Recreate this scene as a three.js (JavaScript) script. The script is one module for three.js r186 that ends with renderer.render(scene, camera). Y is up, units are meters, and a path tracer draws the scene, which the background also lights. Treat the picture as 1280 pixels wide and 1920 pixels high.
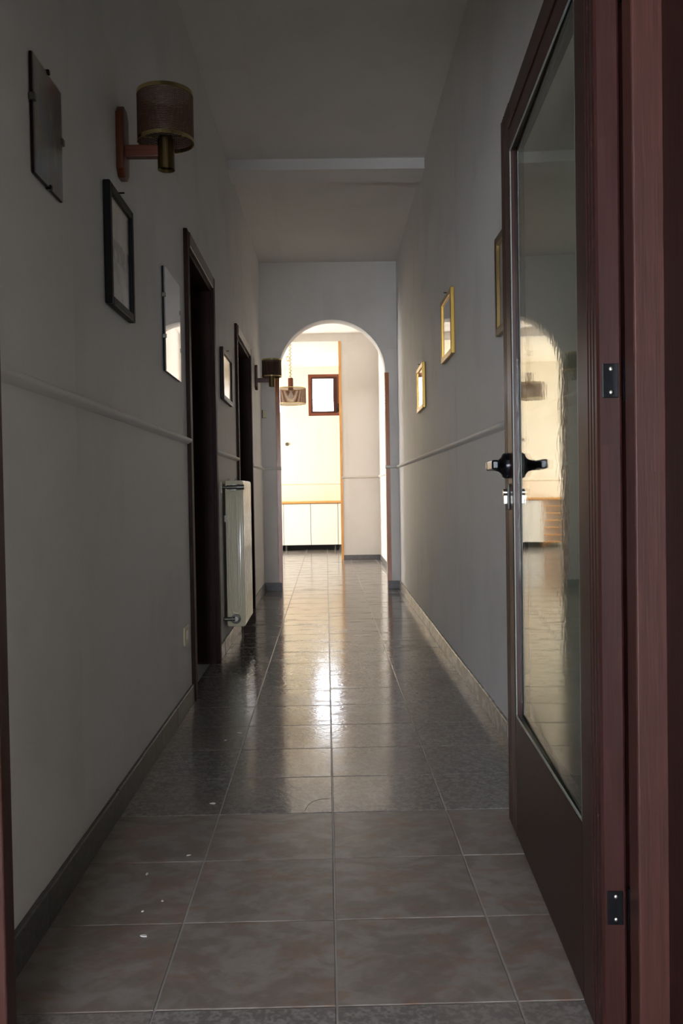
import * as THREE from 'three';
import { mergeGeometries, toCreasedNormals } from 'three/addons/utils/BufferGeometryUtils.js';
import { RoundedBoxGeometry } from 'three/addons/geometries/RoundedBoxGeometry.js';
import { RectAreaLightUniformsLib } from 'three/addons/lights/RectAreaLightUniformsLib.js';

// ---------------------------------------------------------------- camera, sky, light, exposure
const scene = new THREE.Scene();
const camera = new THREE.PerspectiveCamera(2 * Math.atan(960 / 1686.35) * 180 / Math.PI, 1280 / 1920, 0.05, 100);
camera.position.set(0, 0.94, 0);
camera.rotation.set(-0.0220, -0.0167, -0.0163, 'YXZ');

const renderer = new THREE.WebGLRenderer();
renderer.toneMapping = THREE.LinearToneMapping;
renderer.toneMappingExposure = 1.14;
renderer.shadowMap.enabled = true;
RectAreaLightUniformsLib.init();

scene.background = new THREE.Color().setRGB(0.88, 0.93, 1.03);   // overcast sky outside every window
scene.backgroundIntensity = 14;

// daylight entering by the windows: one soft area light in each large opening
function daylight(w, h, pos, target, intensity, rgb) {
  const l = new THREE.RectAreaLight(new THREE.Color().setRGB(...rgb), intensity, w, h);
  l.position.set(...pos); l.lookAt(...target); l.name = 'window_daylight';
  scene.add(l); return l;
}
daylight(1.9, 2.1, [-3.32, 1.2, -13.95], [0, 1.2, -13.95], 11, [1, 0.94, 0.84]);    // kitchen balcony window
daylight(0.9, 1.3, [-3.32, 1.6, -10.7], [0, 1.6, -10.7], 12, [1, 0.96, 0.9]);        // hall balcony window
daylight(1.85, 1.95, [-0.85, 1.13, 3.12], [-0.85, 1.13, 0], 16, [0.88, 0.93, 1.03]);  // window of the room behind the camera

// ---------------------------------------------------------------- helpers
let seed = 7;
function rnd() { seed = (seed * 1664525 + 1013904223) >>> 0; return seed / 4294967296; }
const used = new Map();
function numbered(n) {
  const k = used.get(n) || 0; used.set(n, k + 1);
  return k ? n + '_' + String(k).padStart(3, '0') : n;
}
function tag(o, label, category, group) {
  o.userData.label = label; o.userData.category = category;
  if (group) o.userData.group = group;
  return o;
}
function thing(name, label, category, pos = [0, 0, 0], group) {
  const o = new THREE.Group(); o.name = numbered(name); o.position.set(...pos); scene.add(o);
  return tag(o, label, category, group);
}
function structGroup(name, label, category, pos = [0, 0, 0]) {
  const o = thing(name, label, category, pos); o.userData.kind = 'structure'; return o;
}
// shadow-casting mesh from one or more geometries
function mesh(name, geos, mat, parent) {
  geos = Array.isArray(geos) ? geos : [geos];
  const g = geos.length === 1 ? geos[0] : mergeGeometries(geos.map((x) => {
    const y = x.index ? x.toNonIndexed() : x;
    for (const k of Object.keys(y.attributes)) if (!['position', 'normal', 'uv'].includes(k)) y.deleteAttribute(k);
    return y;
  }));
  const m = new THREE.Mesh(g, mat); m.name = parent ? name : numbered(name);
  m.castShadow = m.receiveShadow = true; (parent || scene).add(m); return m;
}
function struct(name, geos, mat, label, category) {
  const m = mesh(name, geos, mat); m.userData.kind = 'structure'; return tag(m, label, category);
}
// uv in metres by the dominant normal axis; 'grain' runs along axis g (0 x, 1 y, 2 z)
function uvm(geo, grain = 1, ou = 0, ov = 0) {
  const g = geo.index ? geo.toNonIndexed() : geo;
  const p = g.attributes.position, n = g.attributes.normal, uv = new Float32Array(p.count * 2);
  for (let i = 0; i < p.count; i++) {
    const c = [p.getX(i), p.getY(i), p.getZ(i)], a = [Math.abs(n.getX(i)), Math.abs(n.getY(i)), Math.abs(n.getZ(i))];
    const d = a[0] >= a[1] && a[0] >= a[2] ? 0 : a[1] >= a[2] ? 1 : 2;
    const rest = [0, 1, 2].filter((k) => k !== d);
    let u, v;
    if (rest.includes(grain)) { v = c[grain]; u = c[rest.find((k) => k !== grain)]; } else { u = c[rest[0]]; v = c[rest[1]]; }
    uv[2 * i] = u + ou; uv[2 * i + 1] = v + ov;
  }
  g.setAttribute('uv', new THREE.BufferAttribute(uv, 2)); return g;
}
function box(x0, x1, y0, y1, z0, z1, grain = 1) {
  const g = new THREE.BoxGeometry(Math.abs(x1 - x0), Math.abs(y1 - y0), Math.abs(z1 - z0));
  g.translate((x0 + x1) / 2, (y0 + y1) / 2, (z0 + z1) / 2); return uvm(g, grain, x0 * 3.1 + z0, z0 * 1.7);
}
function rbox(x0, x1, y0, y1, z0, z1, r = 0.003, grain = 1, seg = 2) {
  const g = new RoundedBoxGeometry(Math.abs(x1 - x0), Math.abs(y1 - y0), Math.abs(z1 - z0), seg, r);
  g.translate((x0 + x1) / 2, (y0 + y1) / 2, (z0 + z1) / 2); return uvm(g, grain, x0 * 3.1 + z0, z0 * 1.7);
}
// vertical prism over a quadrilateral of [x, z] corners
function prism(pts, y0, y1) {
  const s = new THREE.Shape(pts.map(([x, z]) => new THREE.Vector2(x, -z)));
  const g = new THREE.ExtrudeGeometry(s, { depth: y1 - y0, bevelEnabled: false });
  g.rotateX(-Math.PI / 2); g.translate(0, y0, 0); return uvm(g, 1);
}
function cyl(r0, r1, h, seg = 32, open = false) { return new THREE.CylinderGeometry(r0, r1, h, seg, 1, open); }
function tube(pts, r, n = 24, seg = 6, closed = false) {
  return new THREE.TubeGeometry(new THREE.CatmullRomCurve3(pts.map((p) => new THREE.Vector3(...p)), closed), n, r, seg, closed);
}
const moved = (g, x, y, z) => g.translate(x, y, z);

// the two long walls of the corridor spread a little towards the arch
const WL = (z) => -0.632 + (-z - 2) * 0.004;
const WR = (z) => 0.668 + (-z - 3.4) * 0.0065;
const H = 3.14, ZA = -8.64, ZB = -8.83;     // ceiling height, front and back of the arch wall

// ---------------------------------------------------------------- textures
function hash(x, y, s) { let h = (x * 374761393 + y * 668265263 + s * 1442695041) | 0; h = Math.imul(h ^ (h >>> 13), 1274126177); return ((h ^ (h >>> 16)) >>> 0) / 4294967296; }
function vnoise(x, y, per, s) {
  const xi = Math.floor(x), yi = Math.floor(y), fx = x - xi, fy = y - yi, w = (k) => ((k % per) + per) % per;
  const u = fx * fx * (3 - 2 * fx), v = fy * fy * (3 - 2 * fy);
  const a = hash(w(xi), w(yi), s), b = hash(w(xi + 1), w(yi), s), c = hash(w(xi), w(yi + 1), s), d = hash(w(xi + 1), w(yi + 1), s);
  return a + (b - a) * u + (c - a) * v + (a - b - c + d) * u * v;
}
function fbm(x, y, per, oct, s) {
  let t = 0, a = 0.5, q = 0;
  for (let i = 0; i < oct; i++) { t += a * vnoise(x, y, per, s + i * 17); q += a; x *= 2; y *= 2; per *= 2; a *= 0.55; }
  return t / q;
}
// f(u, v) -> [r, g, b] sRGB 0..255 (or a grey value); size in metres of one repeat
function tex(n, metres, f, srgb = true, rx = 1, ry = 1) {
  const d = new Uint8Array(n * n * 4);
  for (let j = 0; j < n; j++) for (let i = 0; i < n; i++) {
    let c = f(i / n, j / n); if (typeof c === 'number') c = [c, c, c];
    const k = 4 * (j * n + i);
    for (let q = 0; q < 3; q++) d[k + q] = Math.max(0, Math.min(255, c[q]));
    d[k + 3] = 255;
  }
  const t = new THREE.DataTexture(d, n, n, THREE.RGBAFormat);
  t.wrapS = t.wrapT = THREE.RepeatWrapping; t.magFilter = THREE.LinearFilter; t.minFilter = THREE.LinearMipmapLinearFilter; t.generateMipmaps = true;
  t.repeat.set(rx / metres, ry / metres);
  if (srgb) t.colorSpace = THREE.SRGBColorSpace;
  t.needsUpdate = true; return t;
}
const mix = (a, b, t) => a.map((v, i) => v + (b[i] - v) * t);
const smooth = (a, b, x) => { const t = Math.max(0, Math.min(1, (x - a) / (b - a))); return t * t * (3 - 2 * t); };

// beige marbled tile: three tiles wide
const beigeMap = tex(1024, 1.0, (u, v) => {
  const w = fbm(u * 6, v * 6, 6, 4, 3) * 1.6, n = fbm(u * 18 + w, v * 26 + w * 2, 1e6, 5, 11), vein = fbm(u * 14 + 5, v * 26, 1e6, 5, 29), fine = fbm(u * 90, v * 90, 90, 3, 41);
  let c = mix([116, 107, 100], [136, 129, 123], smooth(0.3, 0.7, n));
  c = mix(c, [126, 96, 82], 0.6 * smooth(0.5, 0.78, vein));
  return c.map((k) => k + (fine - 0.5) * 12);
});
const beigeBump = tex(512, 0.5, (u, v) => 255 * (0.75 * fbm(u * 34, v * 34, 34, 3, 5) + 0.25 * fbm(u * 130, v * 130, 130, 2, 6)), false);
// grey fine-speckled tile with an uneven, orange-peel glaze
const greyMap = tex(1024, 1.0, (u, v) => {
  const s1 = fbm(u * 170, v * 170, 170, 2, 13), s2 = fbm(u * 70, v * 70, 70, 3, 19), big = fbm(u * 5, v * 5, 5, 3, 23);
  let c = mix([110, 105, 102], [138, 133, 130], smooth(0.35, 0.68, 0.5 * s1 + 0.5 * s2));
  c = mix(c, [128, 117, 108], 0.35 * smooth(0.4, 0.7, big));
  return c;
});
const greyBump = tex(512, 0.34, (u, v) => 255 * (0.7 * fbm(u * 40, v * 40, 40, 2, 51) + 0.3 * fbm(u * 11, v * 11, 11, 2, 52)), false);
const greyRough = tex(512, 1.0, (u, v) => 255 * (0.30 + 0.42 * smooth(0.52, 0.75, fbm(u * 6, v * 26, 1e6, 4, 61)) + 0.12 * fbm(u * 60, v * 60, 60, 2, 63)), false);
const plasterBump = tex(1024, 1.4, (u, v) => 255 * (0.6 * fbm(u * 14, v * 14, 14, 4, 71) + 0.4 * fbm(u * 120, v * 120, 120, 2, 72)), false);
const plasterMap = (base, dark) => tex(512, 2.3, (u, v) => mix(base, dark, 0.5 * smooth(0.45, 0.8, fbm(u * 7, v * 5, 1e6, 5, 81)) + 0.12 * fbm(u * 90, v * 90, 90, 2, 83)));
function woodMap(a, b, c, sd, rings = 26) {
  return tex(512, 0.5, (u, v) => {
    const w = fbm(u * 4, v * 1, 1e6, 3, sd), g = fbm(u * rings * 3 + w * 3, v * 2, 1e6, 4, sd + 5), p = fbm(u * 160, v * 5, 1e6, 2, sd + 9);
    let k = mix(a, b, smooth(0.3, 0.7, g)); return mix(k, c, 0.5 * smooth(0.55, 0.8, p));
  });
}
const woodBump = tex(512, 0.25, (u, v) => 255 * fbm(u * 110, v * 4, 1e6, 3, 91), false);

const std = (o) => new THREE.MeshPhysicalMaterial(o);
const M = {
  wall: std({ map: plasterMap([224, 221, 216], [208, 204, 199]), bumpMap: plasterBump, bumpScale: 0.0011, roughness: 0.62 }),
  wallCream: std({ map: plasterMap([232, 222, 200], [222, 210, 186]), bumpMap: plasterBump, bumpScale: 0.0008, roughness: 0.7 }),
  wallHall: std({ map: plasterMap([213, 206, 196], [204, 196, 185]), bumpMap: plasterBump, bumpScale: 0.0008, roughness: 0.7 }),
  ceiling: std({ map: plasterMap([226, 221, 214], [216, 210, 203]), bumpMap: plasterBump, bumpScale: 0.0008, roughness: 0.85 }),
  hallCeiling: std({ map: plasterMap([242, 236, 226], [236, 229, 218]), roughness: 0.85 }),
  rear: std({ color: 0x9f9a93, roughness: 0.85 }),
  trim: std({ color: 0xdedbd6, roughness: 0.5, bumpMap: plasterBump, bumpScale: 0.0006 }),
  beige: std({ map: beigeMap, bumpMap: beigeBump, bumpScale: 0.0003, roughness: 0.33 }),
  grey: std({ map: greyMap, bumpMap: greyBump, bumpScale: 0.00034, roughnessMap: greyRough, roughness: 0.31 }),
  grout: std({ color: 0x9a9793, roughness: 0.35 }),
  skirt: std({ map: greyMap, color: 0xb2b2b4, roughness: 0.4 }),
  skirtSheen: std({ map: tex(512, 0.6, (u, v) => mix([112, 106, 99], [165, 158, 149], smooth(0.42, 0.66, fbm(u * 20, v * 14, 1e6, 4, 101)))), roughness: 0.3 }),  // skirting tile paled by painted-in sheen from the arch, plus residue mottles
  mahogany: std({ map: woodMap([58, 34, 29], [66, 39, 33], [48, 28, 24], 111), bumpMap: woodBump, bumpScale: 0.0002, roughness: 0.45, specularIntensity: 0.4 }),
  darkWood: std({ map: woodMap([40, 20, 16], [47, 24, 19], [32, 15, 12], 121), bumpMap: woodBump, bumpScale: 0.0002, roughness: 0.4, specularIntensity: 0.4 }),
  ebony: std({ map: woodMap([44, 22, 18], [52, 28, 22], [36, 17, 14], 125), bumpMap: woodBump, bumpScale: 0.0002, roughness: 0.5, specularIntensity: 0.3 }),
  casing: std({ map: woodMap([84, 58, 46], [96, 68, 54], [70, 46, 36], 127), roughness: 0.3, specularIntensity: 0.9 }),  // head casings only: the kitchen light they reflect is put into the brown
  leafWood: std({ map: woodMap([46, 25, 22], [54, 30, 26], [38, 19, 17], 117), bumpMap: woodBump, bumpScale: 0.00004, roughness: 0.36, specularIntensity: 0.35 }),
  bead: std({ color: 0x7b827b, roughness: 0.3 }),
  lampWood: std({ map: woodMap([78, 34, 11], [92, 43, 15], [58, 23, 7], 133), bumpMap: woodBump, bumpScale: 0.0002, roughness: 0.35 }),
  shadeMesh: std({ color: 0x563b2b, metalness: 0.35, roughness: 0.5 }),
  teak: std({ map: woodMap([100, 43, 14], [116, 54, 19], [76, 30, 9], 131), bumpMap: woodBump, bumpScale: 0.0002, roughness: 0.35 }),
  pine: std({ map: woodMap([206, 146, 78], [222, 166, 96], [184, 122, 60], 141), roughness: 0.4 }),
  archWood: std({ map: woodMap([168, 100, 60], [184, 116, 72], [136, 76, 44], 151), roughness: 0.22, clearcoat: 0.6, clearcoatRoughness: 0.12 }),
  brass: std({ color: 0xd0bc84, metalness: 1, roughness: 0.22 }),
  bronze: std({ color: 0x6d5c3c, metalness: 1, roughness: 0.32 }),
  copperMesh: std({ color: 0x6e4a35, metalness: 0.35, roughness: 0.55 }),
  gold: std({ color: 0xb4934c, metalness: 0.9, roughness: 0.34 }),
  black: std({ color: 0x17181b, metalness: 0.6, roughness: 0.22 }),
  nickel: std({ color: 0xb5b4ae, metalness: 1, roughness: 0.25 }),
  blackFrame: std({ color: 0x0f0e0e, roughness: 0.45, specularIntensity: 0.4 }),
  greyFrame: std({ color: 0x57534e, roughness: 0.35 }),
  radiator: std({ color: 0xe0d8ba, roughness: 0.22, clearcoat: 0.5, clearcoatRoughness: 0.1 }),
  valve: std({ color: 0x77776f, metalness: 0.9, roughness: 0.4 }),
  white: std({ color: 0xe9e6da, roughness: 0.35 }),
  laminate: std({ color: 0xeeeade, roughness: 0.3 }),
  carcass: std({ color: 0x6f6452, roughness: 0.6 }),
  plastic: std({ color: 0xd7cfae, roughness: 0.45 }),
  darkPlastic: std({ color: 0x3a3833, roughness: 0.5 }),
  mirror: std({ color: 0xdedede, metalness: 1, roughness: 0.02 }),
  pictureGlass: std({ color: 0xffffff, transmission: 1, thickness: 0, roughness: 0.03, ior: 1.6 }),
  softGlass: std({ color: 0xffffff, transmission: 1, thickness: 0, roughness: 0.06, ior: 1.4 }),
  mattGlass: std({ color: 0xffffff, transmission: 1, thickness: 0, roughness: 0.12, ior: 1.22 }),
  paneDoor: std({ color: 0xe6ebe4, transmission: 1, thickness: 0, roughness: 0.03, ior: 1.42, bumpMap: tex(512, 0.25, (u, v) => 255 * fbm(u * 16, v * 16, 16, 2, 161), false), bumpScale: 0.00005 }),
  paneWindow: std({ color: 0xffffff, transmission: 1, thickness: 0, roughness: 0, ior: 1.5 }),
  flake: std({ color: 0xe2e0da, roughness: 0.7 }),
  bulb: std({ color: 0xf4f1e8, roughness: 0.25 }),
  cord: std({ color: 0x9a8a5c, roughness: 0.5 }),
};

// ---------------------------------------------------------------- floor
const T = 0.333, X0 = 0.004, Z0 = 1.625;
const floor = structGroup('floor', 'tiled floor of beige and grey ceramic tiles running down the corridor', 'floor');
mesh('grout_bed', box(-3.5, 2.2, -0.12, -0.0025, -15.4, 3.4), M.grout, floor);
function tileGeo(du, dv) {
  const a = T / 2 - 0.0018, b = a - 0.0016, yb = -0.008, ys = -0.0012;
  const P = [], U = [], quad = (p) => { for (const i of [0, 1, 2, 0, 2, 3]) { P.push(...p[i]); U.push(p[i][0] + du, -p[i][2] + dv); } };
  const top = [[-b, 0, b], [b, 0, b], [b, 0, -b], [-b, 0, -b]], mid = [[-a, ys, a], [a, ys, a], [a, ys, -a], [-a, ys, -a]], low = mid.map(([x, , z]) => [x, yb, z]);
  quad(top);
  for (let i = 0; i < 4; i++) { const j = (i + 1) % 4; quad([mid[i], mid[j], top[j], top[i]]); quad([low[i], low[j], mid[j], mid[i]]); }
  const g = new THREE.BufferGeometry();
  g.setAttribute('position', new THREE.Float32BufferAttribute(P, 3)); g.setAttribute('uv', new THREE.Float32BufferAttribute(U, 2)); g.computeVertexNormals(); return g;
}
const tileGeos = []; for (let i = 0; i < 9; i++) tileGeos.push(tileGeo((i % 3) * T + 0.17, Math.floor(i / 3) * T + 0.17));
let tileCount = 0;
for (let k = -2; k < 41; k++) for (let n = -5; n <= 2; n++) {
  const zc = -(Z0 + (k + 0.5) * T), xc = X0 + (n + 0.5) * T;
  const hall = zc < -8.8;
  if (!hall && n < -2) continue;
  if (n < -4 && zc > -13) continue;
  if (n === 2 && !hall && zc > -5) continue;
  if (k < 0 && (n < -2 || n > 1)) continue;
  const m = new THREE.Mesh(tileGeos[(k * 5 + n * 7 + 90 + ((k * n) & 3)) % 9], k >= 0 && k < 3 ? M.beige : M.grey);
  m.name = 'floor_tile'; m.position.set(xc, (rnd() - 0.5) * 0.0005, zc); m.rotation.x = (rnd() - 0.5) * 0.0014; m.rotation.z = (rnd() - 0.5) * 0.0014;
  m.receiveShadow = m.castShadow = true; floor.add(m); tileCount++;
}

{ // hairline crack across the corner of one tile
  const pts = [[-0.079, 0, -2.639], [-0.066, 0, -2.701], [-0.041, 0, -2.733], [-0.004, 0, -2.745]];
  mesh('hairline_crack', tube(pts, 0.0008, 20, 5), M.darkPlastic, floor);
}

// ---------------------------------------------------------------- walls, ceilings
const D1 = { a: -4.08, b: -5.06, top: 2.14, w: 0.065 }, D2 = { a: -6.25, b: -7.40, top: 2.12, w: 0.065 };
const seg = (f, d, za, zb) => [[f(za), za], [f(zb), zb], [f(zb) + d, zb], [f(za) + d, za]];
{
  const o1 = [D1.a - D1.w, D1.b + D1.w], o2 = [D2.a - D2.w, D2.b + D2.w];   // masonry openings
  struct('wall_left', [
    prism(seg(WL, -0.13, -1.28, o1[0]), 0, H), prism(seg(WL, -0.13, o1[1], o2[0]), 0, H), prism(seg(WL, -0.13, o2[1], ZA), 0, H),
    prism(seg(WL, -0.13, o1[0], o1[1]), D1.top - D1.w, H), prism(seg(WL, -0.13, o2[0], o2[1]), D2.top - D2.w, H),
  ], M.wall, 'long grey white plaster wall pierced by two dark doorways', 'wall');
}
struct('wall_right', prism(seg(WR, 0.13, -1.28, ZA), 0, H), M.wall, 'long grey white plaster wall without doorways behind the glazed door', 'wall');
const AX = 0.0745, AR = 0.51, AS = 2.08;
{
  const s = new THREE.Shape(); const l = -0.9, r = 0.95;
  s.moveTo(l, 0); s.lineTo(AX - AR, 0); s.lineTo(AX - AR, AS); s.absarc(AX, AS, AR, Math.PI, 0, true); s.lineTo(AX + AR, 0); s.lineTo(r, 0); s.lineTo(r, H); s.lineTo(l, H); s.closePath();
  const g = new THREE.ExtrudeGeometry(s, { depth: ZA - ZB, bevelEnabled: true, bevelThickness: 0.004, bevelSize: 0.004, bevelOffset: -0.004, bevelSegments: 2, curveSegments: 40 });
  g.translate(0, 0, ZB); struct('wall_arch', toCreasedNormals(uvm(g, 1), 0.6), M.wall, 'end wall of the corridor with a round-headed arch opening', 'wall');
}
struct('ceiling', box(-0.95, 1.0, H, H + 0.12, -1.28, ZB), M.ceiling, 'plain corridor ceiling in front of and behind the shallow beam', 'ceiling');
struct('ceiling_beam', box(-0.64, 0.71, 3.07, H, -5.98, -6.24), M.wall, 'shallow plastered beam crossing the corridor ceiling', 'beam');

// hall and kitchen behind the arch
struct('wall_hall_right', box(0.745, 0.87, 0, H, ZB, -12.5), M.wallHall, 'cream side wall of the hall behind the arch', 'wall');
struct('wall_hall_end', [box(0.22, 2.1, 0, H, -12.5, -12.62), box(-3.4, -2.3, 0, H, -12.5, -12.62), box(-2.3, 0.22, 3.03, H, -12.5, -12.62)], M.wallHall, 'cream wall with the wide opening between hall and kitchen', 'wall');
struct('wall_hall_front', box(-3.4, -0.89, 0, H, ZA - 0.02, ZB), M.wallHall, 'cream wall of the hall on the kitchen side of the corridor', 'wall');
struct('wall_kitchen_back', [box(-3.4, -0.274, 0, H, -15.2, -15.45), box(0.256, 2.1, 0, H, -15.2, -15.45), box(-0.274, 0.256, 0, 2.233, -15.2, -15.45), box(-0.274, 0.256, 2.932, H, -15.2, -15.45)], M.wallCream, 'bright cream kitchen wall around the small high window', 'wall');
struct('wall_kitchen_right', box(2.0, 2.12, 0, H, -12.62, -15.2), M.wallCream, 'cream side wall closing the kitchen', 'wall');
const sideWin = [[-13.0, -14.9, 0.14], [-10.2, -11.2, 0.9]];
struct('wall_kitchen_left', [
  box(-3.55, -3.4, 0, H, ZA, -10.2), box(-3.55, -3.4, 0, H, -11.2, -13.0), box(-3.55, -3.4, 0, H, -14.9, -15.45),
  ...sideWin.flatMap(([a, b, y]) => [box(-3.55, -3.4, 0, y, a, b), box(-3.55, -3.4, 2.26, H, a, b)]),
], M.wallCream, 'cream outer wall of hall and kitchen with two balcony windows', 'wall');
struct('ceiling_hall', box(-3.55, 0.9, H, H + 0.12, ZB, -12.62), M.hallCeiling, 'pale ceiling of the hall behind the arch', 'ceiling');
struct('ceiling_kitchen', box(-3.55, 2.12, 3.05, H, -12.62, -15.2), M.wallCream, 'brightly lit cream kitchen ceiling', 'ceiling');

// the room the photograph is taken from
struct('wall_rear_front', [
  box(-2.0, -0.625, 0, H, -1.28, -1.42), box(0.66, 2.0, 0, H, -1.28, -1.42), box(-0.625, 0.66, 2.06, H, -1.28, -1.42),
], M.rear, 'wall around the doorway of the room before the corridor', 'wall');
struct('wall_rear_left', box(-2.12, -2.0, 0, H, 3.2, -1.42), M.rear, 'left wall of the room before the corridor', 'wall');
struct('wall_rear_right', box(2.0, 2.12, 0, H, 3.2, -1.42), M.rear, 'right wall of the room before the corridor', 'wall');
struct('wall_rear_back', [box(-2.12, -1.8, 0, H, 3.2, 3.35), box(0.1, 2.12, 0, H, 3.2, 3.35), box(-1.8, 0.1, 0, 0.12, 3.2, 3.35), box(-1.8, 0.1, 2.14, H, 3.2, 3.35)], M.rear, 'back wall with a wide window in the room before the corridor', 'wall');
struct('ceiling_rear', box(-2.12, 2.12, H, H + 0.12, 3.35, -1.28), M.rear, 'ceiling of the room before the corridor', 'ceiling');

// windows
function windowUnit(name, label, w, h, pos, rot, fw, mat, glazingBar) {
  const g = structGroup(name, label, 'window', pos); g.rotation.y = rot;
  mesh('window_frame', [rbox(-w / 2, -w / 2 + fw, 0, h, -0.03, 0.03), rbox(w / 2 - fw, w / 2, 0, h, -0.03, 0.03), rbox(-w / 2 + fw, w / 2 - fw, 0, fw, -0.03, 0.03, 0.003, 0), rbox(-w / 2 + fw, w / 2 - fw, h - fw, h, -0.03, 0.03, 0.003, 0)], mat, g);
  if (glazingBar) mesh('mullion', rbox(-0.03, 0.03, fw, h - fw, -0.028, 0.028), mat, g);
  mesh('pane', box(-w / 2 + fw * 0.8, w / 2 - fw * 0.8, fw * 0.8, h - fw * 0.8, -0.002, 0.002), M.paneWindow, g);
  return g;
}
{
  const g = windowUnit('window_1', 'small square brown-framed window high on the kitchen wall', 0.53, 0.699, [-0.009, 2.233, -15.235], 0, 0.05, M.teak, false);
  mesh('sash', [rbox(0.155, 0.215, 0.05, 0.65, -0.02, 0.045), rbox(-0.215, -0.19, 0.05, 0.65, -0.02, 0.045), rbox(-0.19, 0.155, 0.05, 0.078, -0.02, 0.045, 0.003, 0), rbox(-0.19, 0.155, 0.622, 0.65, -0.02, 0.045, 0.003, 0)], M.mahogany, g);
  mesh('handle', [rbox(0.225, 0.25, 0.07, 0.15, 0.03, 0.05), rbox(0.228, 0.247, 0.10, 0.2, 0.05, 0.075, 0.006)], M.black, g);
}
windowUnit('window_2', 'tall kitchen balcony window in the outer wall', 1.9, 2.12, [-3.46, 0.14, -13.95], Math.PI / 2, 0.07, M.teak, true);
windowUnit('window_3', 'hall window in the outer wall', 1.0, 1.36, [-3.46, 0.9, -10.7], Math.PI / 2, 0.07, M.teak, true);
windowUnit('window_4', 'wide window of the room before the corridor', 1.9, 2.02, [-0.85, 0.12, 3.27], 0, 0.07, M.white, true);

// ---------------------------------------------------------------- skirting tiles
function skirting(name, label, f, za, zb, side, mat, h = 0.08) {
  const g = structGroup(name, label, 'skirting');
  let z = za, ph = Math.ceil((-za - Z0) / T) * T + Z0; if (ph + za < 0.02) ph += T;
  while (z > zb + 0.01) {
    const e = Math.max(zb, -ph); ph += T;
    const d = 0.012 + (rnd() - 0.5) * 0.002, zA = z - 0.0012, zB = e + 0.0012, hh = h + (rnd() - 0.5) * 0.003;
    const b = rbox(0, 1, 0, hh, 0, 1, 0.0001, 2, 1); b.dispose();
    const s = new THREE.Shape([new THREE.Vector2(0, 0.0006), new THREE.Vector2(d, 0.0006), new THREE.Vector2(d, hh - 0.003), new THREE.Vector2(d - 0.003, hh), new THREE.Vector2(0, hh)]);
    const q = new THREE.ExtrudeGeometry(s, { depth: zA - zB, bevelEnabled: false });
    if (side > 0) { q.translate(0, 0, zB - (zA + zB) / 2); } else { q.rotateY(Math.PI); q.translate(0, 0, (zA - zB) / 2); }
    const m = mesh('skirting_tile', uvm(q, 2, rnd() * 3, rnd() * 3), mat, g);
    const zc = (zA + zB) / 2; m.position.set(f(zc), 0, zc); m.rotation.y = side > 0 ? -(f(zB) - f(zA)) / (zB - zA) * -1 : (f(zB) - f(zA)) / (zB - zA);
    z = e;
  }
  return g;
}
skirting('baseboard_left', 'dark grey tile skirting before the first doorway', WL, -1.45, D1.a, 1, M.skirt);
skirting('baseboard_left', 'grey tile skirting with painted sheen under the radiator between the two doorways', WL, D1.b, D2.a, 1, M.skirtSheen);
skirting('baseboard_left', 'short tile skirting between the second doorway and the arch', WL, D2.b, ZA, 1, M.skirt);
skirting('baseboard_right', 'worn tile skirting paled by painted sheen along the doorless wall', WR, -1.45, ZA, -1, M.skirtSheen);
{
  const g = structGroup('baseboard_arch', 'dark grey skirting at the two feet of the arch', 'skirting');
  mesh('skirting_tile', rbox(-0.592, AX - AR - 0.002, 0.0006, 0.08, ZA, ZA + 0.013, 0.002, 0), M.skirt, g);
  mesh('skirting_tile', rbox(AX + AR + 0.002, 0.688, 0.0006, 0.08, ZA, ZA + 0.013, 0.002, 0), M.skirt, g);
  const k = structGroup('baseboard_hall', 'grey skirting around the hall wall behind the arch', 'skirting');
  mesh('skirting_tile', rbox(0.235, 0.733, 0.0006, 0.065, -12.5, -12.488, 0.002, 0), M.skirt, k);
  mesh('skirting_tile', rbox(0.733, 0.745, 0.0006, 0.065, ZB, -12.5, 0.002, 2), M.skirt, k);
}

// ---------------------------------------------------------------- chair rail mouldings
const railShape = new THREE.Shape(); railShape.moveTo(0, 0); railShape.lineTo(0.006, 0.002); railShape.bezierCurveTo(0.012, 0.006, 0.023, 0.008, 0.023, 0.018); railShape.bezierCurveTo(0.023, 0.027, 0.009, 0.027, 0.005, 0.030); railShape.lineTo(0, 0.034); railShape.closePath();
function railGeo(len) { const g = new THREE.ExtrudeGeometry(railShape, { depth: len, bevelEnabled: false, curveSegments: 6 }); g.translate(0, 0, -len / 2); return uvm(g, 2); }
function railLong(name, label, f, za, zb, side, y) {
  const m = struct(name, railGeo(za - zb), M.trim, label, 'chair rail'), zc = (za + zb) / 2;
  m.position.set(f(zc), y, zc); const sl = (f(zb) - f(za)) / (za - zb);
  m.rotation.y = side > 0 ? -Math.atan(sl) : Math.PI - Math.atan(sl);
}
railLong('trim_1', 'moulded chair rail on the wall before the first doorway', WL, -1.42, D1.a, 1, 1.168);
railLong('trim_2', 'moulded chair rail between the two dark doorways above the radiator', WL, D1.b, D2.a, 1, 1.165);
railLong('trim_3', 'short moulded chair rail between second doorway and arch', WL, D2.b, ZA, 1, 1.16);
railLong('trim_4', 'moulded chair rail along the wall behind the glazed door', WR, -1.42, ZA, -1, 1.163);
function railX(name, label, x0, x1, z, y, mat = M.trim) {
  const g = railGeo(x1 - x0); g.rotateY(-Math.PI / 2); const m = struct(name, g, mat, label, 'chair rail'); m.position.set((x0 + x1) / 2, y, z); return m;
}
railX('trim_5', 'stub of chair rail on the arch wall below the thermostat', WL(ZA), AX - AR + 0.012, ZA, 1.16);
railX('trim_6', 'stub of chair rail on the arch wall by the doorless wall', AX + AR - 0.012, WR(ZA), ZA, 1.16);
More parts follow.
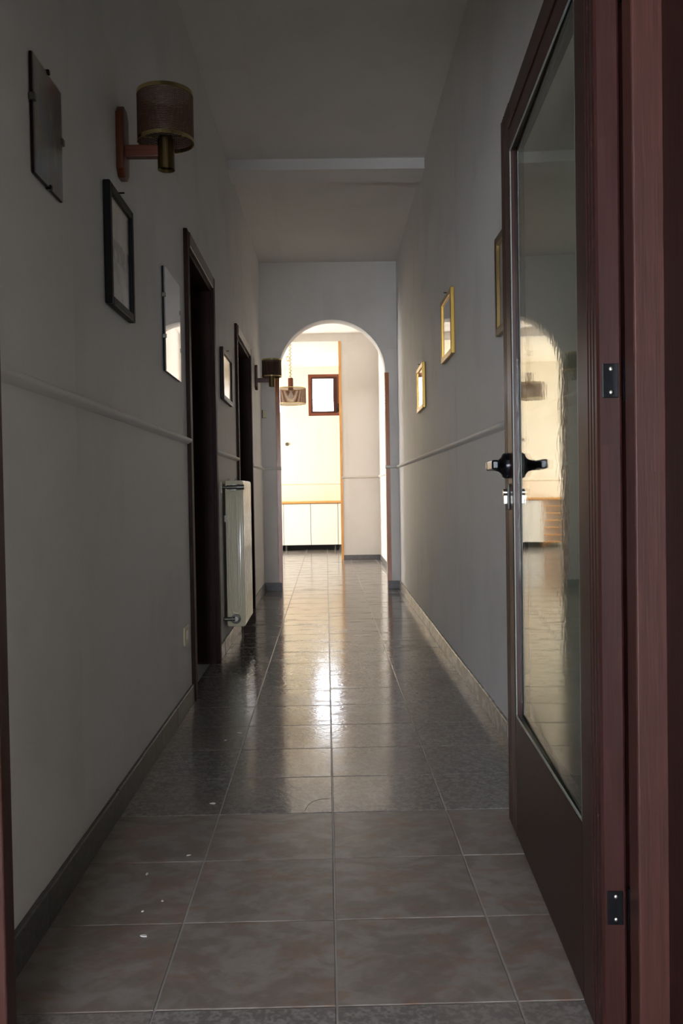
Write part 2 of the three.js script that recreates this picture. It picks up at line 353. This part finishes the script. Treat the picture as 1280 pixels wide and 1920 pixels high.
railX('trim_7', 'thin rail across the cream hall wall', 0.22, 0.745, -12.5, 1.13, M.wallHall);
railX('trim_8', 'thin rail across the kitchen wall above the worktop', -3.3, 2.0, -15.2, 1.075, M.wallCream);
{ const m = struct('trim_9', railGeo(ZB + 12.5), M.wallHall, 'thin rail along the hall side wall', 'chair rail'); m.position.set(0.745, 1.14, (ZB - 12.5) / 2); m.rotation.y = Math.PI; }

// wooden corner guards of the arch and of the kitchen opening
{
  const cg = (s) => { const x = AX + s * AR; return [rbox(x - (s > 0 ? 0.006 : 0.034), x + (s > 0 ? 0.034 : 0.006), 0.0006, AS, ZA, ZA + 0.006, 0.002), rbox(x - s * 0.006, x, 0.0006, AS, ZA + 0.001, ZA - 0.03, 0.002)]; };
  struct('trim_10', cg(-1), M.archWood, 'varnished wooden corner strip of the arch beside the thermostat', 'corner strip');
  struct('trim_11', cg(1), M.archWood, 'varnished wooden corner strip of the arch beside the doorless wall', 'corner strip');
  struct('trim_12', [rbox(0.2, 0.235, 0.0006, 3.03, -12.49, -12.5, 0.002), rbox(0.208, 0.22, 0.0006, 3.03, -12.5, -12.62, 0.002)], M.pine, 'tall honey wood edge of the kitchen opening', 'corner strip');
}

// ---------------------------------------------------------------- doorways in the left wall
function leftDoor(name, label, d) {
  const g = structGroup(name, label, 'door');
  const x = (z) => WL(z), p = 0.018;
  const post = (za, zb) => rbox(Math.min(x(za), x(zb)) - 0.004, Math.max(x(za), x(zb)) + p, 0.0006, d.top, zb, za, 0.004);
  mesh('casing', post(d.a, d.a - d.w), M.ebony, g);
  mesh('casing', post(d.b + d.w, d.b), M.ebony, g);
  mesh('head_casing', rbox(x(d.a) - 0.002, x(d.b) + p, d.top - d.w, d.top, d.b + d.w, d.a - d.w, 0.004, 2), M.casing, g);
  const x0 = x(d.a) - 0.13, x1 = x(d.b) + 0.002;
  mesh('jamb_lining', box(x0, x1, 0.0006, d.top - d.w, d.a - d.w - 0.001, d.a - d.w - 0.02), M.ebony, g);
  mesh('jamb_lining', box(x0, x1, 0.0006, d.top - d.w, d.b + d.w + 0.02, d.b + d.w + 0.001), M.ebony, g);
  mesh('head_lining', box(x0, x1, d.top - d.w - 0.02, d.top - d.w, d.a - d.w - 0.02, d.b + d.w + 0.02, 2), M.ebony, g);
  const leaf = mesh('door_leaf', box(x0 - 0.045, x0, 0.006, d.top - d.w + 0.03, d.a - d.w + 0.04, d.b + d.w - 0.04), M.ebony, g);
  const zm = d.b + d.w + 0.09, xa = x0;
  const hg = new THREE.CylinderGeometry(0.009, 0.009, 0.05, 16); hg.rotateZ(Math.PI / 2); hg.translate(xa + 0.025, 1.02, zm);
  mesh('handle', [hg, rbox(xa + 0.04, xa + 0.056, 1.01, 1.03, zm - 0.01, zm + 0.11, 0.006)], M.black, leaf);
}
leftDoor('door_1', 'dark stained doorway between the mirror and the radiator', D1);
leftDoor('door_2', 'dark stained doorway past the radiator towards the arch', D2);

// ---------------------------------------------------------------- door frame round the camera's doorway
{
  const g = structGroup('door_frame', 'mahogany door frame carrying the glazed door', 'door frame');
  mesh('jamb', rbox(0.485, 0.662, 0.0006, 2.06, -1.45, -1.405, 0.004), M.mahogany, g);
  mesh('jamb', rbox(-0.627, -0.515, 0.0006, 2.06, -1.45, -1.405, 0.004), M.mahogany, g);
  mesh('jamb_lining', rbox(0.532, 0.665, 0.0006, 2.06, -1.405, -1.26, 0.004), M.darkWood, g);
  mesh('jamb_lining', rbox(-0.63, -0.56, 0.0006, 2.06, -1.405, -1.26, 0.004), M.darkWood, g);
  mesh('gap_post', rbox(0.4935, 0.662, 0.0006, 2.06, -1.56, -1.452, 0.003), M.ebony, g);  // added post, blacks out the gap between door leaf and jamb
  mesh('head_jamb', [rbox(-0.515, 0.485, 2.0, 2.06, -1.45, -1.405, 0.004, 0), rbox(-0.56, 0.532, 2.03, 2.065, -1.405, -1.26, 0.004, 0)], M.mahogany, g);
}

// ---------------------------------------------------------------- the open glazed door
const PHI = 3.1 * Math.PI / 180, LW = 1.06, LH = 1.948, ST = 0.145, GB = 0.322, GT = 1.825;
{
  const g = structGroup('door_3', 'open mahogany door with one tall textured glass pane', 'door', [0.446, 0.01, -1.468]);
  g.rotation.y = -PHI;
  // stile: profile in x (depth) and z with reeded grooves on both faces
  function stile(z0, z1, grooves) {       // z0 > z1
    const d = 0.04, s = new THREE.Shape(), gd = 0.003;
    const pts = [[0.004, z0], [0, z0 - 0.004]];
    for (const q of grooves) pts.push([0, q + 0.0045], [gd, q + 0.002], [gd, q - 0.002], [0, q - 0.0045]);
    pts.push([0, z1 + 0.004], [0.004, z1], [d - 0.004, z1], [d, z1 + 0.004], [d, z0 - 0.004], [d - 0.004, z0]);
    return toCreasedNormals(prism(pts, 0, LH), 0.3);
  }
  mesh('stile', stile(0, -ST, [-0.022, -0.042, -0.062]), M.leafWood, g);
  mesh('stile', stile(-LW + ST, -LW, [-LW + 0.062, -LW + 0.042, -LW + 0.022]), M.leafWood, g);
  mesh('top_rail', [rbox(0.0005, 0.0395, GT, LH, -LW + ST, -ST, 0.003, 2), rbox(-0.003, 0.0005, LH - 0.07, LH - 0.045, -LW + ST, -ST, 0.0015, 2)], M.leafWood, g);
  mesh('bottom_panel', rbox(0.0005, 0.0395, 0, GB, -LW + ST, -ST, 0.003, 2), M.darkWood, g);
  const bw = 0.007, bead = (x0, x1) => [rbox(x0, x1, GB, GB + bw, -LW + ST, -ST, 0.002, 2), rbox(x0, x1, GT - bw, GT, -LW + ST, -ST, 0.002, 2), rbox(x0, x1, GB, GT, -ST - bw, -ST, 0.002), rbox(x0, x1, GB, GT, -LW + ST, -LW + ST + bw, 0.002)];
  mesh('glazing_bead', bead(0.0012, 0.0045), M.bead, g);
  mesh('glazing_bead', bead(0.0165, 0.026), M.darkWood, g);
  const pane = mesh('glass_pane', uvm(new THREE.BoxGeometry(0.003, GT - GB, LW - 2 * ST)), M.paneDoor, g);
  pane.position.set(0.0105, (GT + GB) / 2, -LW / 2); pane.rotation.y = -0.55 * Math.PI / 180;
  pane.userData.label = 'clear finely rippled glass';
  // lever handles on both faces, lock cylinders
  for (const s of [-1, 1]) {
    const xf = s < 0 ? 0 : 0.04, zc = -LW + 0.075, yc = 0.995;
    const prof = [[0, 0], [0.035, 0], [0.035, 0.011], [0.032, 0.016], [0.022, 0.021], [0.016, 0.028], [0.0135, 0.038], [0.0135, 0.058], [0.010, 0.061], [0, 0.061]].map((p) => new THREE.Vector2(...p));
    const l = new THREE.LatheGeometry(prof, 32); l.rotateZ(s < 0 ? Math.PI / 2 : -Math.PI / 2); l.translate(xf, yc, zc);
    const h = mesh('lever_handle', toCreasedNormals(l, 0.6), M.black, g);
    mesh('lever', rbox(xf + s * 0.040, xf + s * 0.060, yc - 0.013, yc + 0.013, zc - 0.014, zc + 0.115, 0.006, 2, 3), M.black, h);
    const r = mesh('lock_rose', rbox(xf, xf + s * 0.006, 0.875, 0.945, zc - 0.016, zc + 0.016, 0.002), M.darkPlastic, g);
    const c = cyl(0.0095, 0.0095, 0.012, 20); c.rotateZ(Math.PI / 2); c.translate(xf + s * 0.010, 0.922, zc);
    mesh('lock_cylinder', [c, rbox(xf + s * 0.004, xf + s * 0.015, 0.89, 0.915, zc - 0.005, zc + 0.005, 0.002)], M.nickel, r);
  }
  // hinges on the edge that faces the doorway
  for (const y of [0.235, 1.105, 1.75]) {
    const h = mesh('hinge', rbox(0.008, 0.034, y - 0.028, y + 0.028, -0.001, 0.0025, 0.001), M.black, g);
    const k = cyl(0.007, 0.007, 0.07, 16); k.translate(0.047, y, 0.006);
    mesh('knuckle', k, M.black, h);
    for (const q of [-0.019, 0.019]) { const s = new THREE.SphereGeometry(0.0042, 14, 8); s.scale(1, 1, 0.5); s.translate(0.022, y + q, 0.0028); mesh('screw', s, M.nickel, h); }
  }
}

// ---------------------------------------------------------------- lamps with woven metal shades
function weave(r, y0, y1, rings, bars, w, seg = 56) {
  const gs = [];
  for (let i = 0; i < rings; i++) { const t = new THREE.TorusGeometry(r, w, 4, seg); t.rotateX(Math.PI / 2); t.translate(0, y0 + (y1 - y0) * (i + 0.5) / rings, 0); gs.push(t); }
  for (let i = 0; i < bars; i++) { const a = i / bars * Math.PI * 2, b = new THREE.CylinderGeometry(w * 0.5, w * 0.5, y1 - y0, 4, 1, true); b.translate(r * Math.cos(a), (y0 + y1) / 2, r * Math.sin(a)); gs.push(b); }
  return gs;
}
function band(r, y0, y1) { const t = 0.0016; return new THREE.LatheGeometry([[r - t, y0], [r + t, y0], [r + t, y1], [r - t, y1], [r - t, y0]].map((p) => new THREE.Vector2(...p)), 56); }
const SR = 0.085;
const sconce = thing('wall_sconce', 'wall lamp with woven copper shade on wooden arm above the black-framed picture', 'wall lamp', [WL(-2.84), 1.93, -2.84], 'matching wall lamps');
{
  const s = new THREE.Shape(); const hw = 0.038, hh = 0.21;
  s.moveTo(-hw, 0.02); s.lineTo(-hw + 0.02, 0); s.lineTo(hw - 0.02, 0); s.lineTo(hw, 0.02); s.lineTo(hw, hh - 0.02); s.lineTo(hw - 0.02, hh); s.lineTo(-hw + 0.02, hh); s.lineTo(-hw, hh - 0.02); s.closePath();
  const b = new THREE.ExtrudeGeometry(s, { depth: 0.016, bevelEnabled: true, bevelThickness: 0.004, bevelSize: 0.004, bevelSegments: 3 }); b.rotateY(Math.PI / 2); b.translate(0.004, 0, 0);
  mesh('back_plate', toCreasedNormals(uvm(b, 1), 0.5), M.lampWood, sconce);
  mesh('arm', rbox(0.02, 0.145, 0.062, 0.1, -0.013, 0.013, 0.003, 0), M.lampWood, sconce);
  const cx = 0.147, cup = new THREE.LatheGeometry([[0.0, 0.1], [0.02, 0.1], [0.02, 0.032], [0.0265, 0.024], [0.0265, 0.118], [0.022, 0.126], [0.012, 0.13], [0, 0.13]].map((p) => new THREE.Vector2(...p)), 36);
  cup.translate(cx, 0, 0); mesh('lamp_holder', toCreasedNormals(cup, 0.5), M.bronze, sconce);
  const sg = weave(SR, 0.117, 0.252, 26, 90, 0.0021).map((q) => q.translate(cx, 0, 0));
  const sh = mesh('shade', sg, M.shadeMesh, sconce);
  for (const [a, b2] of [[0.107, 0.118], [0.25, 0.262]]) { const r = band(SR + 0.0008, a, b2); r.translate(cx, 0, 0); mesh('rim', toCreasedNormals(r, 0.5), M.brass, sh); }
  for (let i = 0; i < 3; i++) { const a = i * Math.PI * 2 / 3 + 0.5; mesh('spoke', tube([[cx + 0.02 * Math.cos(a), 0.12, 0.02 * Math.sin(a)], [cx + (SR - 0.002) * Math.cos(a), 0.113, (SR - 0.002) * Math.sin(a)]], 0.0015, 2, 5), M.brass, sconce); }
}
{
  const c = sconce.clone(); c.name = numbered('wall_sconce'); c.position.set(WL(-7.95), 1.855, -7.95); scene.add(c);
  c.userData = { ...sconce.userData, label: 'wall lamp with woven copper shade beside the arch above the thermostat' };
}
{
  const g = thing('pendant_lamp', 'wide drum pendant lamp of woven copper mesh hanging in the hall before the kitchen', 'pendant lamp', [-0.448, 2.12, -12.0]); g.scale.setScalar(0.903);
  const R = 0.222;
  const sh = mesh('shade', weave(R, 0.008, 0.228, 34, 170, 0.0019, 80), M.copperMesh, g);
  mesh('rim', toCreasedNormals(band(R + 0.0008, 0, 0.01), 0.5), M.brass, sh); mesh('rim', toCreasedNormals(band(R + 0.0008, 0.226, 0.236), 0.5), M.brass, sh);
  const neck = new THREE.LatheGeometry([[0, 0.2], [0.04, 0.2], [0.04, 0.378], [0.034, 0.385], [0, 0.388]].map((p) => new THREE.Vector2(...p)), 28);
  mesh('neck', toCreasedNormals(uvm(neck, 1), 0.5), M.teak, g);
  for (let i = 0; i < 4; i++) { const a = i * Math.PI / 2 + 0.4; mesh('spoke', tube([[0.036 * Math.cos(a), 0.225, 0.036 * Math.sin(a)], [R * Math.cos(a), 0.23, R * Math.sin(a)]], 0.003, 2, 5), M.brass, g); }
  const bl = new THREE.LatheGeometry([[0, 0.085], [0.02, 0.088], [0.034, 0.105], [0.036, 0.125], [0.026, 0.155], [0.015, 0.175], [0.014, 0.2], [0, 0.2]].map((p) => new THREE.Vector2(...p)), 28); mesh('bulb', bl, M.bulb, g);
  const ch = []; for (let i = 0; i < 27; i++) { const t = new THREE.TorusGeometry(0.011, 0.0026, 6, 14); t.scale(0.75, 1.5, 1); if (i % 2) t.rotateY(Math.PI / 2); t.translate(0, 0.4 + i * 0.0262, 0); ch.push(t); }
  mesh('chain', ch, M.brass, g);
  const cp = []; for (let i = 0; i <= 165; i++) { const a = i * 0.5; cp.push([0.017 * Math.cos(a), 0.386 + i * 0.0043, 0.017 * Math.sin(a)]); }
  mesh('cord', tube(cp, 0.0038, 480, 5), M.cord, g);
  { const t = new THREE.TorusGeometry(0.028, 0.006, 8, 24); t.scale(0.8, 1.2, 1); t.translate(-0.034, 0.67, 0); mesh('cord_loop', t, M.brass, g); }
  const can = new THREE.LatheGeometry([[0, 1.129], [0.05, 1.129], [0.05, 1.119], [0.04, 1.1], [0.012, 1.085], [0, 1.085]].map((p) => new THREE.Vector2(...p)), 28); mesh('ceiling_rose', toCreasedNormals(can, 0.5), M.brass, g);
}

// ---------------------------------------------------------------- pictures and mirrors
// flat piece on a long wall: f wall, side +1 faces +x (left wall); za nearer, zb farther
function hung(name, label, category, f, side, za, zb, y0, y1) {
  const zc = (za + zb) / 2, g = thing(name, label, category, [f(zc), y0, zc]);
  g.rotation.y = side > 0 ? Math.PI / 2 : -Math.PI / 2;      // local x along the wall, local z out of the wall
  return { g, w: za - zb, h: y1 - y0 };
}
function frameParts(g, w, h, fw, dep, mat, art, glass, mirrorBack) {
  for (const s of [-1, 1]) mesh('frame_side', rbox(s * (w / 2 - fw), s * w / 2, 0, h, 0.001, dep, 0.004), mat, g);
  mesh('frame_bottom', rbox(-w / 2 + fw, w / 2 - fw, 0, fw, 0.001, dep, 0.004, 0), mat, g);
  mesh('frame_top', rbox(-w / 2 + fw, w / 2 - fw, h - fw, h, 0.001, dep, 0.004, 0), mat, g);
  const p = new THREE.BoxGeometry(w - 2 * fw + 0.006, h - 2 * fw + 0.006, 0.004); p.translate(0, h / 2, dep * 0.35);
  mesh(mirrorBack ? 'mirror_glass' : 'print', p, art, g);
  if (glass) { const q = new THREE.BoxGeometry(w - 2 * fw + 0.004, h - 2 * fw + 0.004, 0.002); q.translate(0, h / 2, dep * 0.35 + 0.005); mesh('picture_glass', q, glass, g); }
  const n = cyl(0.0025, 0.0025, 0.03, 8); n.rotateX(Math.PI / 2); n.translate(0, h + 0.012, 0.014); mesh('hanging_nail', n, M.black, g);
}
function artTex(n, f) { const t = tex(n, 1, f); t.repeat.set(1, 1); return t; }
const artA = std({ roughness: 0.45, map: artTex(256, (u, v) => {
  const a = fbm(u * 5, v * 4 + u * 2, 1e6, 4, 201), b = fbm(u * 7 + 3, v * 3, 1e6, 4, 211), c = fbm(u * 16, v * 9, 1e6, 3, 221);
  let k = mix([104, 84, 62], [84, 94, 108], smooth(0.35, 0.65, a)); k = mix(k, [136, 124, 96], 0.7 * smooth(0.55, 0.75, b)); k = mix(k, [122, 52, 44], 0.8 * smooth(0.55, 0.7, fbm(u * 3 + 9, v * 3, 1e6, 3, 231)) * smooth(0.4, 0.7, u)); return k.map((x) => x + (c - 0.5) * 26);
}) });
const artB = std({ roughness: 0.5, map: artTex(256, (u, v) => {
  const a = fbm(u * 5, v * 6, 1e6, 5, 241), hill = 0.45 + 0.12 * fbm(u * 4, 0.3, 1e6, 3, 243);
  let k = v > hill ? mix([216, 212, 202], [192, 189, 180], smooth(0.4, 0.7, a)) : mix([210, 206, 196], [172, 168, 154], smooth(0.4, 0.65, a)); if (Math.abs(v - hill) < 0.1) k = mix(k, [92, 92, 78], 0.7 * smooth(0.35, 0.6, fbm(u * 14, v * 9, 1e6, 3, 251))); return k;
}) });
const artC = std({ roughness: 0.5, map: artTex(128, (u, v) => mix([206, 198, 182], [176, 166, 146], smooth(0.45, 0.7, fbm(u * 6, v * 6, 1e6, 4, 261)))) });
{
  const { g, w, h } = hung('clip_picture', 'frameless clip picture in dull browns and blues, beside the wall lamp', 'picture', WL, 1, -1.985, -2.195, 1.648, 1.91);
  const b = rbox(-w / 2, w / 2, 0, h, 0.002, 0.008, 0.001); mesh('backing_board', b, M.darkWood, g);
  const p = new THREE.BoxGeometry(w - 0.002, h - 0.002, 0.002); p.translate(0, h / 2, 0.0092); mesh('print', p, artA, g);
  const q = new THREE.BoxGeometry(w, h, 0.002); q.translate(0, h / 2, 0.0115); mesh('picture_glass', q, M.mattGlass, g);
  for (const [cx, cy] of [[-w / 2, h * 0.62], [w / 2, h * 0.55]]) mesh('clip', rbox(cx - 0.008, cx + 0.008, cy - 0.008, cy + 0.008, 0.002, 0.0155, 0.002), M.valve, g);
  for (const cy of [0, h]) mesh('clip', rbox(-0.006, 0.006, cy - 0.004, cy + 0.006, 0.002, 0.0155, 0.0015), M.black, g);
}
{
  const { g, w, h } = hung('framed_picture', 'pale landscape picture in a broad black frame under the wall lamp', 'picture', WL, 1, -2.617, -2.937, 1.497, 1.852);
  frameParts(g, w, h, 0.026, 0.022, M.blackFrame, artB, M.softGlass, false);
}
{
  const { g, w, h } = hung('frameless_mirror', 'frameless rectangular mirror held by small clips beside the first doorway', 'mirror', WL, 1, -3.52, -3.88, 1.423, 1.833);
  mesh('backing_board', rbox(-w / 2 + 0.002, w / 2 - 0.002, 0.002, h - 0.002, 0.001, 0.008, 0.001), M.blackFrame, g);
  mesh('mirror_glass', rbox(-w / 2, w / 2, 0, h, 0.008, 0.013, 0.0012), M.mirror, g);
  for (const s of [-1, 1]) for (const cy of [h * 0.33, h * 0.72]) mesh('clip', rbox(s * w / 2 - 0.006, s * w / 2 + 0.004, cy - 0.008, cy + 0.008, 0.001, 0.016, 0.0015), M.valve, g);
}
{
  const { g, w, h } = hung('framed_picture', 'pale picture in a dark brown frame between the two doorways', 'picture', WL, 1, -5.36, -5.88, 1.505, 1.816);
  frameParts(g, w, h, 0.03, 0.022, M.darkWood, artC, M.mattGlass, false);
}
for (const [label, za, zb, y0, y1, mat, dark] of [
  ['dull gold framed picture half hidden by the edge of the glazed door', -2.98, -3.385, 1.513, 1.877, M.bronze, true],
  ['gold framed picture hanging between the glazed door and the smaller gold frame', -4.64, -5.05, 1.648, 1.99, M.gold, false],
  ['small gold framed picture with shining glass, the gold frame closest to the arch', -6.09, -6.545, 1.504, 1.815, M.gold, false],
]) {
  const { g, w, h } = hung('gilt_picture', label, 'picture', WR, -1, za, zb, y0, y1);
  g.rotation.y += label.includes('arch') ? -0.012 : 0;
  frameParts(g, w, h, 0.03, 0.022, mat, dark ? artA : artB, M.pictureGlass, false);
}

// ---------------------------------------------------------------- radiator
{
  const g = thing('radiator', 'cream column radiator with grey valves on the wall between the doorways', 'radiator', [-0.6, 0.15, -5.35]);
  const W = 0.108, Hh = 0.87, n = 7, pitch = 0.079;
  const shape = (x0, x1, y0, y1, r) => { const s = new THREE.Shape(); s.moveTo(x0 + r, y0); s.lineTo(x1 - r, y0); s.absarc(x1 - r, y0 + r, r, -Math.PI / 2, 0); s.lineTo(x1, y1 - r); s.absarc(x1 - r, y1 - r, r, 0, Math.PI / 2); s.lineTo(x0 + r, y1); s.absarc(x0 + r, y1 - r, r, Math.PI / 2, Math.PI); s.lineTo(x0, y0 + r); s.absarc(x0 + r, y0 + r, r, Math.PI, Math.PI * 1.5); return s; };
  const sg = toCreasedNormals(new THREE.ExtrudeGeometry(shape(0.004, W - 0.004, 0.004, Hh - 0.004, 0.008), { depth: pitch - 0.02, bevelEnabled: true, bevelThickness: 0.006, bevelSize: 0.004, bevelSegments: 3, curveSegments: 5 }), 0.5); sg.translate(0, 0, -(pitch - 0.02) - 0.006);
  for (let i = 0; i < n; i++) { const m = mesh('section', sg, M.radiator, g); m.position.z = -i * pitch; }
  for (const k of [0.012, 0.024, 0.034]) {
    const pts = [], x0 = 0.006 + k, x1 = W - 0.006 - k, r = (x1 - x0) / 2, c = (x0 + x1) / 2, yb = 0.075 + k * 0.6 + r, yt = Hh - 0.075 - k * 0.6 - r;
    for (let i = 0; i <= 16; i++) { const a = Math.PI * i / 16; pts.push([c + r * Math.cos(a), yt + r * Math.sin(a) * 1.4, -0.0005]); }
    for (let i = 0; i <= 16; i++) { const a = Math.PI + Math.PI * i / 16; pts.push([c + r * Math.cos(a), yb + r * Math.sin(a) * 1.4, -0.0005]); }
    mesh('oval_ridge', tube(pts, 0.0042, 120, 6, true), M.radiator, g);
  }
  const hub = (y) => { const a = cyl(0.019, 0.019, 0.03, 24); a.rotateX(Math.PI / 2); a.translate(W / 2, y, 0.012); const b = cyl(0.024, 0.024, 0.012, 6); b.rotateX(Math.PI / 2); b.translate(W / 2, y, 0.02); return [a, b]; };
  const tv = cyl(0.012, 0.012, 0.1, 20); tv.rotateZ(Math.PI / 2); tv.translate(W / 2 + 0.01, Hh - 0.04, 0.028);
  const tk = cyl(0.017, 0.015, 0.04, 24); tk.rotateZ(Math.PI / 2); tk.translate(W - 0.012, Hh - 0.04, 0.028);
  mesh('upper_valve', [...hub(Hh - 0.04), tv, tk], M.valve, g);
  mesh('lower_valve', [...hub(0.05), moved(cyl(0.012, 0.012, 0.06, 20).rotateZ(Math.PI / 2), W / 2 - 0.035, 0.05, 0.03), new THREE.TorusGeometry(0.022, 0.006, 10, 28).translate(W / 2, 0.05, 0.034)], M.valve, g);
  mesh('pipe', tube([[W / 2 - 0.05, 0.05, 0.03], [-0.005, 0.05, 0.03], [-0.02, 0.05, 0.03]], 0.0085, 10, 10), M.valve, g);
  mesh('pipe', tube([[W / 2 - 0.02, Hh - 0.04, 0.028], [-0.005, Hh - 0.04, 0.028], [-0.02, Hh - 0.04, 0.028]], 0.0085, 10, 10), M.valve, g);
  mesh('wall_flange', rbox(-0.022, -0.012, Hh - 0.075, Hh - 0.005, 0.008, 0.05, 0.003), M.white, g);
  for (const x of [0.02, 0.062]) mesh('vent_pin', moved(cyl(0.005, 0.006, 0.012, 12), x, Hh + 0.006, -0.02), M.nickel, g);
  for (const z of [-0.12, -0.42]) mesh('bracket', rbox(-0.022, 0.004, 0.62, 0.66, z - 0.015, z + 0.015, 0.002), M.white, g);
}

// ---------------------------------------------------------------- small fittings
{
  const g = thing('wall_socket', 'cream wall socket low on the plaster by the first doorway', 'socket', [WL(-3.92), 0.288, -3.92]);
  mesh('cover_plate', rbox(0, 0.009, 0, 0.08, -0.06, 0.06, 0.004, 2), M.plastic, g);
  mesh('socket_insert', rbox(0.008, 0.0105, 0.022, 0.058, -0.024, 0.024, 0.001, 2), M.white, g);
}
{
  const g = thing('thermostat', 'small yellowed thermostat box on the arch wall below the lamp', 'thermostat', [-0.578, 1.66, ZA]);
  mesh('base', rbox(-0.024, 0.018, 0, 0.078, 0, 0.012, 0.002), M.darkPlastic, g);
  mesh('cover', rbox(-0.014, 0.02, 0.002, 0.076, 0.011, 0.034, 0.004), M.plastic, g);
}

// ---------------------------------------------------------------- kitchen furniture
function cabinet(label, x0, x1, doors, group) {
  const g = thing('base_cabinet', label, 'cabinet', [(x0 + x1) / 2, 0, -14.9], group), w = (x1 - x0) / 2, y0 = 0.09, y1 = 0.764;
  mesh('carcass', box(-w + 0.001, w - 0.001, y0, y1, -0.29, 0.28), M.carcass, g);
  for (let i = 0; i < doors; i++) { const a = -w + i * 2 * w / doors, b = a + 2 * w / doors; mesh('door', rbox(a + 0.004, b - 0.004, y0 + 0.002, y1 - 0.006, 0.282, 0.3, 0.002), M.laminate, g); }
  for (const [lx, lz] of [[-w + 0.04, 0.22], [w - 0.04, 0.22], [-w + 0.04, -0.24], [w - 0.04, -0.24]]) mesh('leg', moved(cyl(0.016, 0.022, y0 - 0.0005, 16), lx, y0 / 2 + 0.0003, lz), M.darkPlastic, g);
}
cabinet('narrow cream base cabinet next to the open shelves', -0.905, -0.697, 1, 'kitchen base cabinets');
cabinet('double-door cream base cabinet under the small kitchen window', -0.697, 0.185, 2, 'kitchen base cabinets');
cabinet('cream base cabinet running behind the opening edge', 0.185, 1.09, 2, 'kitchen base cabinets');
mesh('plinth', box(-0.9, 1.05, 0.0006, 0.085, -14.99, -15.0), M.darkPlastic);
tag(scene.children[scene.children.length - 1], 'dark recessed plinth under the cream base cabinets', 'plinth');
{
  const m = mesh('worktop', rbox(-1.32, 1.1, 0.765, 0.8, -15.19, -14.575, 0.008, 0), M.pine); tag(m, 'honey wood worktop lying across the cream cabinets', 'worktop');
  const g = thing('open_shelf', 'honey wood open shelf unit at the end of the worktop', 'shelf', [-1.11, 0, -14.88]);
  for (const s of [-1, 1]) mesh('side_panel', rbox(s * 0.19 - 0.009, s * 0.19 + 0.009, 0.0006, 0.764, -0.28, 0.28, 0.002), M.pine, g);
  for (let i = 0; i < 6; i++) mesh('shelf_board', rbox(-0.18, 0.18, 0.08 + i * 0.115, 0.098 + i * 0.115, 0.129, 0.27, 0.002, 0), M.pine, g);
  mesh('back_panel', box(-0.18, 0.18, 0.08, 0.76, 0.12, 0.128), M.laminate, g);
}
{
  const m = mesh('wall_plug', moved(cyl(0.03, 0.03, 0.02, 20).rotateX(Math.PI / 2), -0.645, 1.763, -15.19), M.greyFrame); tag(m, 'small round plug on the bright kitchen wall', 'wall plug');
}

// ---------------------------------------------------------------- paint flakes on the floor
for (const [x, z, r] of [[-0.405, -1.905, 0.017], [-0.43, -2.02, 0.007], [-0.395, -2.07, 0.008], [-0.46, -2.22, 0.010], [-0.375, -2.33, 0.009], [-0.36, -2.72, 0.016], [-0.355, -3.52, 0.018], [-0.40, -3.42, 0.010]]) {
  const n = 7, s = new THREE.Shape();
  for (let i = 0; i < n; i++) { const a = i / n * Math.PI * 2, q = r * (0.45 + 0.6 * rnd()); if (i) s.lineTo(q * Math.cos(a) * 0.8, q * Math.sin(a) * 0.5); else s.moveTo(q * 0.8, 0); }
  s.closePath(); const g = new THREE.ExtrudeGeometry(s, { depth: 0.0012, bevelEnabled: false }); g.rotateX(-Math.PI / 2); g.rotateY(rnd() * 6);
  const m = mesh('paint_flake', g, M.flake); m.position.set(x, 0.0004, z); tag(m, 'small white paint flake lying on the floor tiles', 'paint flake', 'paint flakes on the floor');
}

renderer.render(scene, camera);
